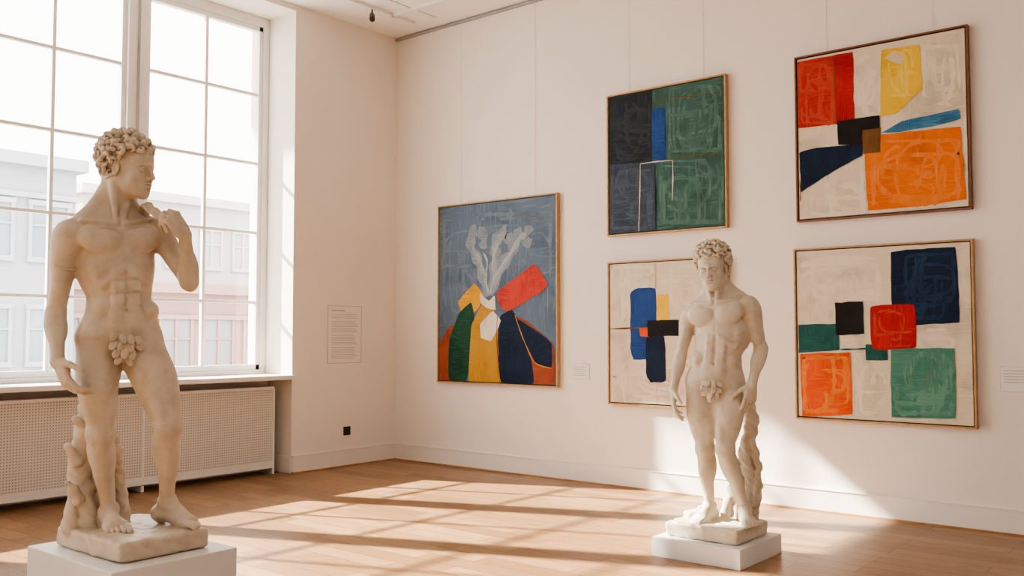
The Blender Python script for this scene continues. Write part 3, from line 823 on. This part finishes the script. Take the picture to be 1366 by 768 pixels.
build_leg(S, Pv.p(.095,.0,-.045), (.055,-.115,.465), (.170,-.010,.090), (.20,-.98), 1, 0)
fig_leaf(S, Pv, (.0,.126,-.075), .95, 3)
for a,b,ra,rb in [((.20,.12,.0),(.235,.10,.22),.060,.052),((.235,.10,.22),(.185,.09,.42),.052,.048),((.185,.09,.42),(.225,.06,.62),.048,.042),
                  ((.225,.06,.62),(.205,.02,.78),.042,.030),((.13,.13,.0),(.15,.12,.34),.045,.035),((.245,.06,.10),(.265,.05,.36),.026,.020),
                  ((.255,.05,.36),(.215,.04,.56),.022,.022),((.05,.14,.0),(.11,.13,.20),.04,.03),((-.16,.10,.0),(-.10,.12,.04),.05,.03)]:
    S.cap(a,b,ra,rb,.010,'+',.010)
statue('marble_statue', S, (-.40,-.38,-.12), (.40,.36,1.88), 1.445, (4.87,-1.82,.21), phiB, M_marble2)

# ------------------------------------------------------------------ outside
def building(x, y0, y1, z0, z1, col, wcol, ny, zrows, ww=1.0, wh=1.5, cornice=True):
    mw = simple('facade_render', col, .9, .04, .5, 0); mg2 = simple('facade_glass', wcol, .6, .15, .5, 0)
    mtr = simple('facade_trim', tuple(min(1,c*1.12) for c in col), .8, .02, 1, 0)
    B = [(x-8,x,y0,y1,z0,z1,0)]
    if cornice: B += [(x-8.2,x+.35,y0-.2,y1+.2,z1-.1,z1+.25,2),(x,x+.15,y0,y1,z1-1.0,z1-.85,2)]
    st = (y1-y0)/ny
    for i in range(ny):
        yc = y0+st*(i+.5)
        for zr in zrows:
            B.append((x,x+.04,yc-ww/2,yc+ww/2,zr,zr+wh,1)); B.append((x,x+.12,yc-ww/2-.12,yc+ww/2+.12,zr-.15,zr,2))
            B.append((x,x+.12,yc-ww/2-.12,yc+ww/2+.12,zr+wh,zr+wh+.15,2)); B.append((x,x+.10,yc-.05,yc+.05,zr,zr+wh,2))
            B.append((x,x+.10,yc-ww/2-.1,yc-ww/2,zr,zr+wh,2)); B.append((x,x+.10,yc+ww/2,yc+ww/2+.1,zr,zr+wh,2))
            B.append((x,x+.09,yc-ww/2,yc+ww/2,zr+wh*.6,zr+wh*.6+.06,2))
    return boxes('building', B, [mw, mg2, mtr])
building(-20, -2, 5.9, -6, 6.3, (.35,.365,.385), (.28,.305,.33), 5, (-2.6,.6,3.6))
building(-22, 6.2, 18, -6, 2.9, (.36,.225,.19), (.29,.28,.29), 7, (-3.2,.1), 1.1, 1.8)
building(-27, 9.5, 22, -6, 6.8, (.50,.485,.475), (.40,.40,.42), 8, (1.4,4.2), .9, 1.5)
M_ext = simple('exterior_stone', (.5,.48,.45), .9, .05, 1, 0)
boxes('street', [(-60,-1.2,-40,50,-6.2,-6)], [simple('asphalt', (.35,.34,.33), .9, .1, .3, 0)])
# upper wall holding an added out-of-view slab, placed to trim the sun patch indoors
boxes('unseen_sun_blocker', [(-.75,-.3,-13,2.5,H+.2,7.4),(-4.55,-.75,-3.19,2.5,6.5,6.66)], [M_ext])

# ------------------------------------------------------------------ light
w = bpy.data.worlds.new('World'); scene.world = w; w.use_nodes = True
bgn = w.node_tree.nodes['Background']; bgn.inputs[0].default_value = (1.0,.98,.955,1); bgn.inputs[1].default_value = 7.3
sd = bpy.data.lights.new('sun', 'SUN'); sd.energy = 42; sd.angle = math.radians(1.0); sd.color = (1,.92,.80)
so = bpy.data.objects.new('sun', sd); link(so)
d = Vector((2.4,1.0,-1.85)); so.rotation_euler = d.to_track_quat('-Z','Y').to_euler(); so.location = (-10,-8,10)
for i,(x,y) in enumerate([(6.5,-8.5),(9.5,-5.0)]):  # unseen area lights added under the ceiling to fill the statue fronts
    al = bpy.data.lights.new('added_fill_light', 'AREA'); al.energy = 50; al.shape = 'RECTANGLE'; al.size = 2.4; al.size_y = 1.2; al.color = (1,.95,.88)
    ao = bpy.data.objects.new('added_fill_light', al); link(ao); ao.location = (x,y,H-.05)

# ------------------------------------------------------------------ camera
cd = bpy.data.cameras.new('camera'); cd.sensor_width = 36; cd.lens = 32.7; cd.clip_end = 300
cam = bpy.data.objects.new('camera', cd); link(cam)
cam.location = (7.65,-7.28,1.4); cam.rotation_euler = (math.radians(92.8),0,math.radians(39.28))
scene.camera = cam
